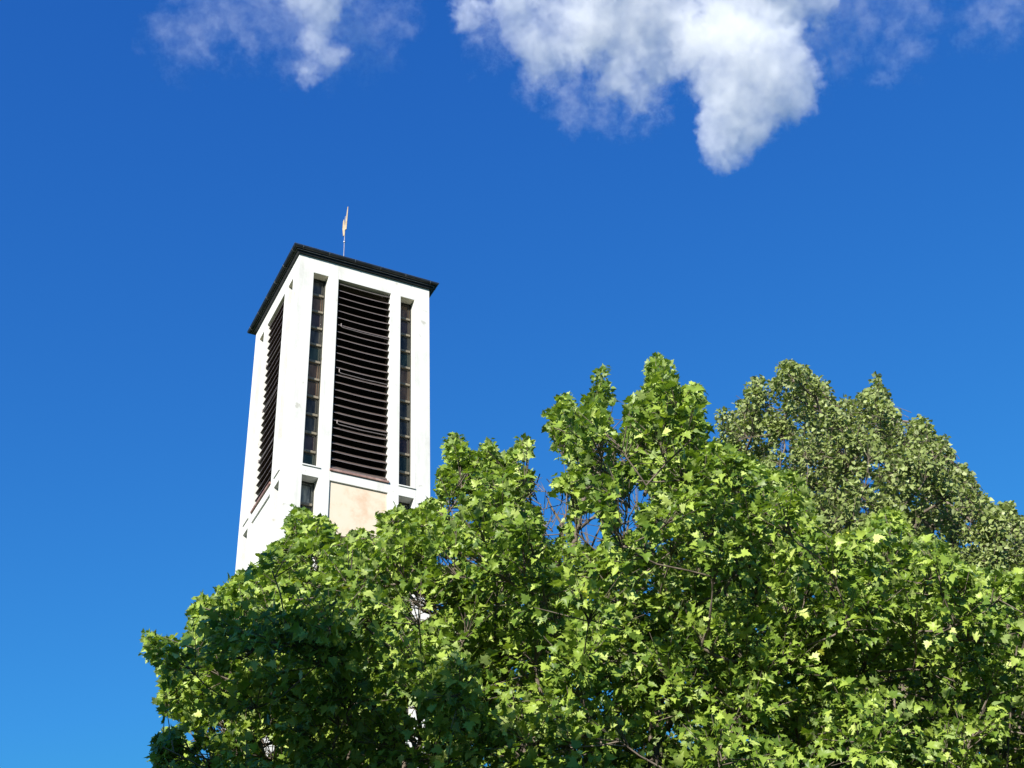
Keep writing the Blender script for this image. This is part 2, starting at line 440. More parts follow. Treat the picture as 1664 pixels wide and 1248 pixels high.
# leaf outlines in the leaf's own plane: x across, y from stalk to tip (unit width 1)
MAPLE_R = [(0.09, -0.02), (0.28, -0.10), (0.28, 0.05), (0.54, 0.12), (0.38, 0.25), (0.54, 0.48), (0.36, 0.45), (0.22, 0.54), (0.22, 0.72), (0.11, 0.76)]
MAPLE = np.array([(0, 0.02)] + MAPLE_R + [(0, 1.0)] + [(-x, y) for x, y in MAPLE_R[::-1]])
MAPLE_C = (0, 0.30)
LINDEN = np.array([(0, 0.05), (0.28, -0.05), (0.50, 0.22), (0.42, 0.58), (0, 1.05), (-0.42, 0.58), (-0.50, 0.22), (-0.28, -0.05)])
LINDEN_C = (0, 0.40)

def leaves_mesh(name, pos, tipdir, nrm, size, tone, outline, ctr, material, parent, curl=0.35):
    n = len(pos); K = len(outline)
    y = unit(tipdir); x = unit(np.cross(y, nrm)); z = np.cross(x, y)
    pts = np.vstack([np.array([ctr]), outline])                         # K+1 points
    fold = rng.uniform(0.0, 0.5, n); droop = rng.uniform(-0.1, curl * 1.6, n)
    X = pts[None, :, 0] * size[:, None]; Y = pts[None, :, 1] * size[:, None]
    tw = rng.normal(0, 0.10, n)
    Zv = (np.abs(pts[None, :, 0]) * fold[:, None] - (pts[None, :, 1] ** 2) * droop[:, None] + pts[None, :, 0] * pts[None, :, 1] * tw[:, None] * 2 - 0.0) * size[:, None]
    wob = rng.normal(0, 0.03, (n, K + 1)) * size[:, None]
    V = pos[:, None, :] + X[..., None] * x[:, None, :] + Y[..., None] * y[:, None, :] + (Zv + wob)[..., None] * z[:, None, :]
    V = V.reshape(-1, 3)
    tri = np.array([(0, 1 + i, 1 + (i + 1) % K) for i in range(K)])
    if np.cross(outline[1] - outline[0], np.array(ctr) - outline[0]) < 0: tri = tri[:, ::-1]
    Fc = (tri[None] + (np.arange(n) * (K + 1))[:, None, None]).reshape(-1, 3)
    me = bpy.data.meshes.new(name)
    me.vertices.add(len(V)); me.vertices.foreach_set('co', V.astype(np.float32).ravel())
    me.loops.add(Fc.size); me.loops.foreach_set('vertex_index', Fc.astype(np.int32).ravel())
    me.polygons.add(len(Fc)); me.polygons.foreach_set('loop_start', np.arange(0, Fc.size, 3, dtype=np.int32))
    try: me.polygons.foreach_set('loop_total', np.full(len(Fc), 3, dtype=np.int32))
    except Exception: pass
    me.polygons.foreach_set('use_smooth', np.ones(len(Fc), bool))
    me.update(calc_edges=True)
    a = me.attributes.new('leaf_tone', 'FLOAT', 'POINT'); a.data.foreach_set('value', np.repeat(tone, K + 1).astype(np.float32))
    me.materials.append(material)
    o = bpy.data.objects.new(name, me); COL.objects.link(o); o.parent = parent
    return o

def tubes_np(segs_a, segs_b, ra, rb, n=5):
    """many straight tapered tubes at once -> verts, faces arrays"""
    d = unit(segs_b - segs_a); ref = np.where(np.abs(d[:, 2:3]) < 0.9, np.array([[0.2, 0.1, 1.0]]), np.array([[1.0, 0.1, 0.1]]))
    a = unit(np.cross(d, ref)); c = np.cross(d, a)
    t = np.arange(n) * 2 * math.pi / n; ct, st = np.cos(t), np.sin(t)
    ringv = ct[None, :, None] * a[:, None, :] + st[None, :, None] * c[:, None, :]
    va = segs_a[:, None, :] + ringv * ra[:, None, None]; vb = segs_b[:, None, :] + ringv * rb[:, None, None]
    V = np.concatenate([va, vb], axis=1).reshape(-1, 3)
    q = np.array([(i, (i + 1) % n, n + (i + 1) % n, n + i) for i in range(n)])
    Fq = (q[None] + (np.arange(len(segs_a)) * 2 * n)[:, None, None]).reshape(-1, 4)
    return V, Fq

def quads_obj(name, V, Fq, material, parent):
    me = bpy.data.meshes.new(name)
    me.vertices.add(len(V)); me.vertices.foreach_set('co', V.astype(np.float32).ravel())
    me.loops.add(Fq.size); me.loops.foreach_set('vertex_index', Fq.astype(np.int32).ravel())
    me.polygons.add(len(Fq)); me.polygons.foreach_set('loop_start', np.arange(0, Fq.size, 4, dtype=np.int32))
    try: me.polygons.foreach_set('loop_total', np.full(len(Fq), 4, dtype=np.int32))
    except Exception: pass
    me.polygons.foreach_set('use_smooth', np.ones(len(Fq), bool))
    me.update(calc_edges=True); me.materials.append(material)
    o = bpy.data.objects.new(name, me); COL.objects.link(o); o.parent = parent
    return o

def skeleton(base_pt, fork_z, limbs, tips, r_tip=0.006, expo=0.44, wob=0.10):
    """trunk, main limbs and a branch to every tip; returns segments with radii and the direction of each tip's last piece"""
    nodes = [np.array(base_pt, float)]; par = [-1]
    def chain(i0, target, k, w):
        a = nodes[i0]; idx = i0
        L = np.linalg.norm(target - a)
        mid = (a + target) / 2 + rng.normal(0, w * L, 3) * np.array([1, 1, 0.4]) + np.array([0, 0, -0.06 * L])
        for j in range(1, k + 1):
            t = j / k; p = (1 - t) ** 2 * a + 2 * t * (1 - t) * mid + t * t * target + (rng.normal(0, 0.018 * L, 3) if j < k else 0)
            nodes.append(p); par.append(idx); idx = len(nodes) - 1
        return idx
    i_f = chain(0, np.array([base_pt[0] + 0.1, base_pt[1], fork_z]), 5, 0.02)
    start = 6 - 1
    for l in limbs: chain(rng.integers(max(1, i_f - 2), i_f + 1), np.array(l, float), 9, 0.10)
    fork = nodes[i_f]
    order = np.argsort(np.linalg.norm(tips - fork, axis=1)); tipnode = np.zeros(len(tips), int)
    NA = np.zeros((len(nodes) + 6 * len(tips) + 10, 3)); NA[:len(nodes)] = nodes
    for t in order:
        m_ = len(nodes); NA[m_ - 4:m_] = nodes[-4:] if m_ >= 4 else NA[m_ - 4:m_]
        D = np.linalg.norm(NA[start:m_] - tips[t], axis=1)
        # favour nodes nearer the fork than the tip, so branches run outwards
        pen = np.maximum(0, np.linalg.norm(NA[start:m_] - fork, axis=1) - np.linalg.norm(tips[t] - fork) + 0.15) * 2.0
        j = int(np.argmin(D + pen)) + start
        k = 3 if D[j - start] < 1.2 else 5
        tipnode[t] = chain(j, tips[t], k, wob)
        NA[m_:len(nodes)] = nodes[m_:]
    nodes = np.array(nodes); par = np.array(par)
    cnt = np.zeros(len(nodes)); cnt[tipnode] = 1
    for i in range(len(nodes) - 1, 0, -1): cnt[par[i]] += cnt[i]
    rad = r_tip * np.maximum(cnt, 1) ** expo
    A = nodes[par[1:]]; B = nodes[1:]
    ra = np.minimum(rad[par[1:]], rad[1:] * 1.25); rb = rad[1:]
    ra[:5] = rad[par[1:6]] * 1.0
    # each segment runs a hair past its end to close the bend
    B2 = B + unit(B - A) * rb[:, None] * 0.35
    return A, B2, ra, rb, unit(nodes[tipnode] - nodes[par[tipnode]])

# ------------------------------------------------------------------ maple
MAPLE_POLY = [(254, 1260), (250, 1211), (250, 1194), (272, 1184), (297, 1178), (300, 1165), (262, 1163), (255, 1137), (264, 1128), (262, 1093), (255, 1078), (235, 1070), (236, 1026), (248, 1026), (262, 1035), (297, 1039), (309, 1019), (311, 997), (316, 977), (329, 968), (350, 974), (353, 957), (368, 955), (378, 942), (397, 931), (417, 918), (442, 887), (457, 884), (471, 874), (463, 857), (468, 837), (484, 827), (501, 830), (511, 843), (525, 837), (545, 857), (548, 874), (558, 881), (572, 865), (585, 862), (602, 867), (606, 887), (611, 884), (619, 867), (612, 838), (629, 835), (649, 823), (663, 837), (683, 823), (700, 815), (714, 810), (710, 786), (710, 764), (722, 759), (720, 735), (722, 716), (736, 706), (748, 704), (758, 718), (758, 730), (772, 734), (779, 740), (787, 721), (796, 715), (806, 726), (811, 740), (820, 740), (835, 728), (844, 711), (854, 708), (866, 718), (868, 735), (851, 745), (842, 764), (854, 764), (873, 769), (892, 767), (897, 776), (912, 783), (921, 769), (928, 764), (926, 752), (914, 745), (897, 726), (899, 709), (883, 699), (896, 685), (889, 671), (903, 663), (910, 656), (904, 644), (915, 637), (930, 642), (930, 659), (942, 668), (951, 656), (954, 644), (963, 637), (963, 615), (968, 598), (987, 592), (995, 598), (990, 613), (992, 632), (1002, 635), (1001, 656), (990, 661), (991, 680), (985, 690), (995, 704), (1009, 709), (1028, 707), (1016, 697), (1016, 675), (1023, 661), (1028, 647), (1045, 635), (1052, 620), (1050, 591), (1067, 577), (1088, 584), (1093, 603), (1097, 627), (1103, 637), (1127, 626), (1139, 630), (1152, 649), (1148, 668), (1144, 685), (1151, 699), (1144, 721), (1163, 722), (1180, 725), (1215, 745), (1250, 765), (1290, 770), (1310, 785), (1322, 830), (1345, 872), (1400, 862), (1440, 826), (1465, 838), (1480, 870), (1530, 880), (1560, 915), (1610, 925), (1664, 935), (1760, 930), (2100, 1100), (2300, 2600), (-200, 2600), (60, 1700)]
MAPLE_HOLES = [(736, 827, 12, 9), (765, 846, 8, 5), (726, 911, 17, 7), (772, 909, 13, 6), (882, 785, 14, 20), (888, 820, 14, 20), (902, 838, 18, 16), (897, 862, 12, 15), (914, 818, 14, 16), (955, 852, 20, 15), (962, 874, 18, 15), (1020, 820, 18, 16), (1024, 848, 14, 16), (1003, 868, 10, 8), (868, 812, 6, 9), (1036, 796, 9, 8), (1052, 806, 8, 6), (978, 734, 9, 14), (343, 1184, 9, 8), (363, 1182, 5, 13), (435, 1214, 13, 15), (615, 1214, 6, 6), (309, 1197, 9, 9), (329, 1226, 12, 9), (678, 972, 14, 14), (684, 997, 13, 10), (669, 1152, 6, 13), (683, 1175, 7, 6), (716, 985, 12, 7), (672, 1205, 6, 6), (1598, 1216, 8, 6), (512, 915, 6, 12), (1112, 838, 5, 4), (1008, 742, 6, 9), (935, 748, 3, 3), (990, 716, 3, 4), (1086, 738, 2, 2), (800, 792, 3, 2), (757, 800, 2, 2), (820, 845, 3, 3)]

def keep_mask(P, poly, holes, jit):
    x, y = project(P)
    x = x + rng.normal(0, jit, len(x)); y = y + rng.normal(0, jit, len(y))
    k = in_poly(x, y, poly)
    for hx, hy, rx, ry in holes:
        k &= (((x - hx) / (rx + 5)) ** 2 + ((y - hy) / (ry + 5)) ** 2) > 1
    front = (P - CAM) @ FW > 0.5
    return k & front

def ellipsoid_tips(ctr, rad, n, lo, mind, keep=None, zmin=None):
    """tips scattered through the outer part of an ellipsoid crown, no two closer than mind"""
    ctr = np.array(ctr); rad = np.array(rad); cell = {}
    out = []; tries = 0
    while len(out) < n and tries < 60:
        tries += 1
        d = unit(rng.normal(size=(4000, 3))); q = rng.uniform(lo ** 3, 1, 4000) ** (1 / 3)
        P = ctr + d * rad * q[:, None] + 0
        lump = 1 + 0.10 * np.sin(3.1 * d[:, 0] + 1) * np.sin(4.3 * d[:, 1] + 2) + 0.07 * np.sin(9 * d[:, 2] + 7 * d[:, 0])
        P = ctr + (P - ctr) * lump[:, None]
        vd = np.sin(P[:, 0] * 2.9 + 1.7 * np.sin(P[:, 2] * 1.3)) * np.sin(P[:, 1] * 2.3 + 2 * np.sin(P[:, 0] * 1.1)) * np.sin(P[:, 2] * 3.3 + 1.5 * np.sin(P[:, 1] * 1.7))
        if zmin is not None: P = P[P[:, 2] > zmin]
        if keep is not None: P = P[keep(P)]
        for p in P:
            key = tuple((p // mind).astype(int)); ok = True
            for dx in (-1, 0, 1):
                for dy in (-1, 0, 1):
                    for dz in (-1, 0, 1):
                        for r in cell.get((key[0] + dx, key[1] + dy, key[2] + dz), ()):
                            if (r[0] - p[0]) ** 2 + (r[1] - p[1]) ** 2 + (r[2] - p[2]) ** 2 < mind * mind: ok = False; break
                        if not ok: break
                    if not ok: break
                if not ok: break
            if ok: cell.setdefault(key, []).append(p); out.append(p)
            if len(out) >= n: break
    return np.array(out)

def clumped(ctr, rad, n_bough, per, spread, lo, mind, keep, zmin, n_in, mind_in):
    """tips gathered in boughs with hollows between them, plus a thinner scatter inside the crown"""
    bo = ellipsoid_tips(ctr, rad, n_bough, lo, mind, keep=keep, zmin=zmin)
    d = rng.normal(0, 1, (len(bo), per, 3)) * np.array([1.15, 1.15, 0.75]) * spread * rng.uniform(0.75, 1.25, (len(bo), 1, 1))
    P = (bo[:, None, :] + d).reshape(-1, 3); P = P[keep(P)]
    inn = ellipsoid_tips(ctr, np.array(rad) * 0.80, n_in, 0.35, mind_in, keep=keep, zmin=zmin)
    return np.vstack([P, inn])

def shoots(tips, tdir, ctr, ntw, nlf, L, petiole, upw, radial=0.6):
    """twigs round every tip, leaves in pairs along them"""
    n = len(tips); outw = unit(tips - np.array(ctr))
    D = unit(tdir[:, None, :] * 0.5 + outw[:, None, :] * radial + rng.normal(0, 0.62, (n, ntw, 3)) + np.array([0, 0, upw]))
    Ls = rng.uniform(0.55, 1.0, (n, ntw)) * L
    A = tips[:, None, :] - tdir[:, None, :] * rng.uniform(0, 0.30, (n, ntw, 1)) * L
    B = A + D * Ls[..., None]
    A = A.reshape(-1, 3); B = B.reshape(-1, 3); D = D.reshape(-1, 3); O = np.repeat(outw, ntw, axis=0)
    t = np.linspace(0.35, 1.0, nlf)[None, :] + rng.normal(0, 0.04, (len(A), nlf))
    P = A[:, None, :] + (B - A)[:, None, :] * t[..., None]
    side = unit(np.cross(D[:, None, :], rng.normal(size=(len(A), nlf, 3))))
    pd = unit(side + D[:, None, :] * (0.3 + 0.9 * (t[..., None] > 0.93)) + np.array([0, 0, 0.1]))
    pl = petiole * rng.uniform(0.6, 1.3, (len(A), nlf, 1))
    Q = P + pd * pl
    return A, B, P.reshape(-1, 3), Q.reshape(-1, 3), pd.reshape(-1, 3), np.repeat(O, nlf, axis=0)

maple_base = np.array([1.9, 13.9, 0.0])
MC = np.array([1.7, 13.7, 6.9]); MR = np.array([6.9, 5.2, 5.3])
maple = empty('maple_tree', tuple(maple_base))
tag(maple, 'broad green maple tree with lobed leaves in front of the tower foot', 'tree')

def loose(poly, holes, m):
    def f(P):
        x, y = project(P)
        ok = in_poly(x, y, poly)
        for dx, dy in ((m, 0), (-m, 0), (0, m), (0, -m)): ok &= in_poly(x + dx, y + dy, poly)
        return ok
    return f
tips = clumped(MC, MR, 330, 10, 0.29, 0.62, 0.92, loose(MAPLE_POLY, None, 12), 3.4, 1250, 0.40)
# leading shoots that make the outline: (px, py, distance)
LEAD = [(975, 605, 13.2), (982, 640, 13.2), (965, 665, 13.2), (915, 650, 13.0), (905, 690, 13.0), (935, 690, 13.1), (960, 700, 13.2), (930, 720, 13.0), (915, 715, 13.0), (945, 750, 13.0), (975, 690, 13.3),
        (1070, 595, 13.6), (1078, 620, 13.6), (1060, 650, 13.5), (1085, 655, 13.7), (1040, 665, 13.3), (1125, 645, 13.9), (1135, 675, 13.9), (1110, 665, 13.8), (1130, 700, 13.8), (1060, 690, 13.5), (1095, 695, 13.6), (1035, 690, 13.3),
        (740, 720, 12.6), (740, 745, 12.6), (730, 780, 12.5), (795, 730, 12.4), (800, 755, 12.5), (770, 750, 12.6), (850, 722, 12.3), (838, 745, 12.3), (820, 760, 12.4), (865, 785, 12.4), (885, 772, 12.2), (900, 790, 12.3),
        (485, 840, 11.4), (480, 865, 11.4), (525, 850, 11.5), (530, 880, 11.5), (500, 880, 11.4), (585, 875, 11.8), (575, 900, 11.7), (635, 848, 12.0), (650, 835, 12.0), (690, 835, 12.2), (625, 880, 12.0),
        (245, 1040, 11.2), (250, 1060, 11.2), (280, 1050, 11.2), (325, 980, 11.3), (340, 990, 11.3), (320, 1010, 11.3), (370, 965, 11.3), (400, 945, 11.3), (430, 915, 11.4), (450, 895, 11.4), (270, 1150, 10.6), (275, 1110, 10.9), (262, 1205, 10.3), (280, 1230, 10.2), (265, 1240, 10.2), (300, 1215, 10.2), (285, 1090, 11.0),
        (1440, 845, 12.0), (1460, 860, 12.0), (1400, 875, 12.2), (1510, 895, 11.8), (1600, 945, 11.6), (1650, 955, 11.4), (1300, 790, 12.8), (1250, 785, 13.0), (1200, 755, 13.4), (1310, 830, 12.6)]
lead = np.array([at_dist(*q) for q in LEAD])
lead2 = np.vstack([lead, lead + rng.normal(0, 0.22, lead.shape) + np.array([0, 0.35, -0.05])])
# extra shoots behind those of the crown's right and left flanks
tips = np.vstack([tips, lead2])
limbs = [MC + MR * np.array(q) for q in ((-0.62, -0.30, 0.15), (-0.45, -0.45, 0.45), (-0.15, -0.45, 0.62), (0.10, -0.1, 0.75), (0.35, -0.4, 0.5), (0.62, -0.2, 0.3), (0.30, 0.45, 0.5), (-0.35, 0.45, 0.4), (0.6, 0.4, 0.1), (-0.05, -0.62, 0.0), (-0.5, 0.2, 0.45), (0.35, -0.60, -0.05))]
A, B, ra, rb, tdir = skeleton(maple_base, 2.9, limbs, tips, 0.0052, 0.43)
isl = np.zeros(len(tips), bool); isl[-len(lead2):] = True
tA, tB, P, Q, pd, O = shoots(tips, tdir, MC - np.array([0, 0, 2.0]), 10, 9, 0.42, 0.06, 0.25)
lead_twig = np.repeat(isl, 10)
tB[lead_twig] = tA[lead_twig] + (tB - tA)[lead_twig] * 0.55
P2 = P.reshape(len(tA), 9, 3); Q2 = Q.reshape(len(tA), 9, 3)
off = Q2 - P2
tt = np.linspace(0.35, 1.0, 9)[None, :, None]
P2[lead_twig] = tA[lead_twig][:, None] + (tB - tA)[lead_twig][:, None] * tt
Q2 = P2 + off; P = P2.reshape(-1, 3); Q = Q2.reshape(-1, 3)
size = 0.042 + 0.056 * rng.beta(1.6, 1.4, len(Q)) ; size[np.repeat(lead_twig, 9)] *= 0.85
ctr_leaf = Q + pd * size[:, None] * 0.4
k = keep_mask(ctr_leaf, MAPLE_POLY, MAPLE_HOLES, 3.0)
Q, P, pd, O, size = Q[k], P[k], pd[k], O[k], size[k]
n = len(Q)
spray = np.repeat(rng.normal(0, 0.42, (len(tA), 3)), 9, axis=0)[k]
nrm = unit(O * 0.40 + np.array([-0.08, -0.24, 0.52]) + spray + rng.normal(0, 0.34, (n, 3)))
tip = unit(pd * 0.8 + O * 0.35 + np.array([0, 0, -0.35]) + rng.normal(0, 0.25, (n, 3)))
tone = np.clip(rng.beta(1.4, 1.5, n) * 0.93 + 0.06 * np.sin(P[:, 0] * 1.3 + 2) * np.sin(P[:, 2] * 1.7), 0, 0.95)
tone[rng.random(n) < 0.0015] = 1.0
local = lambda V: V - maple_base
leaves_mesh('crown', local(Q), tip, nrm, size, tone, MAPLE, MAPLE_C, M['maple'], maple)
kt = keep_mask(tB, MAPLE_POLY, [], 2.0) & (keep_mask(tB, MAPLE_POLY, MAPLE_HOLES, 2.0) | (rng.random(len(tB)) < 0.12))
kb = keep_mask(B, MAPLE_POLY, [], 0) & keep_mask(A, MAPLE_POLY, [], 0); kb |= B[:, 2] < 4
shell = np.linalg.norm((B - MC) / MR, axis=1)
lim = np.interp(shell, [0.45, 0.85], [0.08, 0.007]); ra = np.minimum(ra, lim); rb = np.minimum(rb, lim)
gap = ~keep_mask((A + B) / 2, MAPLE_POLY, [(905, 825, 40, 65), (962, 855, 35, 35), (1025, 835, 25, 40)], 0)
kb &= ~(gap & ((ra > 0.010) | (rng.random(len(A)) < 0.6)) & (B[:, 2] > 4))
A, B, ra, rb = A[kb], B[kb], ra[kb], rb[kb]
for path, r0, r1 in (([(918, 985, 13.5), (930, 905, 13.1), (937, 865, 13.0), (946, 822, 13.0), (956, 782, 13.0), (960, 735, 13.1), (968, 690, 13.15)], 0.040, 0.014),
                     ([(938, 862, 13.0), (958, 845, 12.9), (985, 828, 12.9), (1005, 805, 12.9), (1018, 775, 13.0)], 0.020, 0.007),
                     ([(922, 905, 13.1), (915, 872, 12.9), (912, 850, 12.85), (898, 828, 12.8), (888, 806, 12.8)], 0.024, 0.008),
                     ([(913, 858, 12.85), (920, 835, 12.9), (921, 800, 12.9)], 0.012, 0.005), ([(955, 905, 13.0), (968, 872, 13.0), (978, 850, 13.0), (976, 825, 13.0)], 0.013, 0.005),
                     ([(1010, 905, 13.2), (1018, 872, 13.2), (1022, 840, 13.2), (1036, 815, 13.3)], 0.016, 0.006)):
    pp = np.array([at_dist(*q) for q in path]); rr = np.linspace(r0, r1, len(pp))
    A = np.vstack([A, pp[:-1]]); B = np.vstack([B, pp[1:] + unit(pp[1:] - pp[:-1]) * rr[1:, None] * 0.35])
    ra = np.concatenate([ra, rr[:-1]]); rb = np.concatenate([rb, rr[1:]])
sA = np.vstack([A, tA[kt]]); sB = np.vstack([B, tB[kt]])
sra = np.concatenate([ra, np.full(kt.sum(), 0.0052)]); srb = np.concatenate([rb, np.full(kt.sum(), 0.0022)])
V, Fq = tubes_np(local(sA), local(sB), sra, srb, 5)
quads_obj('trunk', V, Fq, M['bark'], maple)
print('maple leaves', n, 'tips', len(tips))

# ------------------------------------------------------------------ linden behind
LINDEN_POLY = [(1130, 800), (1150, 730), (1163, 716), (1165, 702), (1163, 668), (1180, 663), (1197, 672), (1204, 664), (1197, 654), (1212, 648), (1212, 628), (1227, 611), (1241, 614), (1250, 622), (1264, 614), (1261, 596), (1282, 585), (1296, 592), (1317, 596), (1322, 611), (1337, 611), (1349, 628), (1354, 646), (1360, 654), (1378, 646), (1389, 654), (1395, 640), (1418, 631), (1420, 617), (1427, 607), (1432, 618), (1433, 631), (1442, 637), (1450, 654), (1462, 672), (1469, 688), (1466, 712), (1474, 712), (1477, 683), (1503, 679), (1514, 692), (1520, 707), (1538, 710), (1542, 724), (1549, 742), (1549, 753), (1564, 753), (1578, 768), (1583, 788), (1599, 803), (1610, 814), (1616, 826), (1634, 817), (1651, 820), (1648, 832), (1664, 843), (1720, 880), (1800, 930), (2100, 1100), (2300, 2600), (1000, 2600), (1000, 1400)]
LINDEN_HOLES = [(1276, 724, 7, 8), (1411, 781, 6, 5), (1404, 829, 6, 4), (1369, 734, 4, 4)]
linden_base = np.array([9.6, 24.5, 0.0])
LC = np.array([9.3, 24.2, 11.8]); LR = np.array([7.2, 5.5, 8.6])
linden = empty('linden_tree', tuple(linden_base))
tag(linden, 'tall olive green linden tree with small leaves rising behind the maple at right', 'tree')
def lkeep(P):
    x, y = project(P)
    hid = in_poly(x, y + 60, MAPLE_POLY) & in_poly(x, y - 40, MAPLE_POLY)
    ok = loose(LINDEN_POLY, None, 5)(P)
    return ok & ((~hid) | (rng.random(len(P)) < 0.25)) & ((P[:, 1] < LC[1] + 1.5) | (rng.random(len(P)) < 0.5))
ltips = clumped(LC, LR, 260, 8, 0.34, 0.66, 1.05, lkeep, 4.5, 700, 0.55)
LL = [(1285, 600, 24), (1300, 615, 24), (1230, 625, 23.6), (1225, 645, 23.6), (1275, 625, 24), (1320, 620, 24), (1340, 640, 24), (1182, 675, 23.2), (1175, 700, 23.2), (1205, 665, 23.3), (1427, 620, 24), (1425, 640, 24), (1410, 645, 24), (1440, 655, 24), (1380, 660, 24), (1455, 685, 24), (1495, 690, 23.6), (1512, 710, 23.6), (1485, 715, 23.6), (1535, 725, 23.3), (1545, 750, 23.2), (1565, 765, 23), (1578, 790, 23), (1600, 815, 22.8), (1640, 828, 22.6), (1655, 850, 22.5), (1620, 835, 22.6), (1580, 810, 22.8)]
lead = np.array([at_dist(*q) for q in LL])
dense = []
for q in lead: dense += [q, q + rng.normal(0, 0.2, 3), q + rng.normal(0, 0.25, 3) + np.array([0, 0.4, -0.2])]
ltips = np.vstack([ltips, np.array(dense)])
limbs = [LC + LR * np.array(q) for q in ((-0.6, -0.2, 0.1), (-0.4, -0.35, 0.5), (-0.15, 0, 0.75), (0.25, -0.3, 0.6), (0.55, 0.1, 0.3), (0.0, 0.5, 0.4), (0.35, 0.4, 0.0), (0, -0.6, 0.1), (-0.4, 0.4, 0.1))]
A, B, ra, rb, tdir = skeleton(linden_base, 4.0, limbs, ltips, 0.008, 0.45)
tA, tB, P, Q, pd, O = shoots(ltips, tdir, LC - np.array([0, 0, 3.0]), 10, 9, 0.50, 0.04, 0.05)
size = rng.uniform(0.05, 0.09, len(Q))
k = keep_mask(Q, LINDEN_POLY, LINDEN_HOLES, 2.0)
Q, P, pd, O, size = Q[k], P[k], pd[k], O[k], size[k]; n = len(Q)
spray = np.repeat(rng.normal(0, 0.4, (len(tA), 3)), 9, axis=0)[k]
nrm = unit(O * 0.45 + np.array([-0.08, -0.25, 0.45]) + spray + rng.normal(0, 0.36, (n, 3)))
tip = unit(pd * 0.6 + O * 0.4 + np.array([0, 0, -0.65]) + rng.normal(0, 0.3, (n, 3)))
tone = np.clip(rng.beta(2, 2.2, n), 0, 1)
local = lambda V: V - linden_base
leaves_mesh('crown', local(Q), tip, nrm, size, tone, LINDEN, LINDEN_C, M['linden'], linden)
kt = keep_mask(tB, LINDEN_POLY, [], 2.0)
kb = keep_mask(B, LINDEN_POLY, [], 0) & keep_mask(A, LINDEN_POLY, [], 0); kb |= B[:, 2] < 8
A, B, ra, rb = A[kb], B[kb], ra[kb], rb[kb]
V, Fq = tubes_np(local(np.vstack([A, tA[kt]])), local(np.vstack([B, tB[kt]])), np.concatenate([ra, np.full(kt.sum(), 0.006)]), np.concatenate([rb, np.full(kt.sum(), 0.003)]), 5)
quads_obj('trunk', V, Fq, M['bark'], linden)
print('linden leaves', n, 'tips', len(ltips))

# ------------------------------------------------------------------ clouds
def vol_mat(k):
    m = bpy.data.materials.new('cloud vapour'); m.use_nodes = True; n = m.node_tree; n.nodes.clear()
    pv = n.nodes.new('ShaderNodeVolumePrincipled'); out = n.nodes.new('ShaderNodeOutputMaterial')
    pv.inputs['Color'].default_value = (0.975, 0.975, 0.98, 1); pv.inputs['Density'].default_value = k
    pv.inputs['Anisotropy'].default_value = 0.15
    n.links.new(pv.outputs[0], out.inputs['Volume']); return m

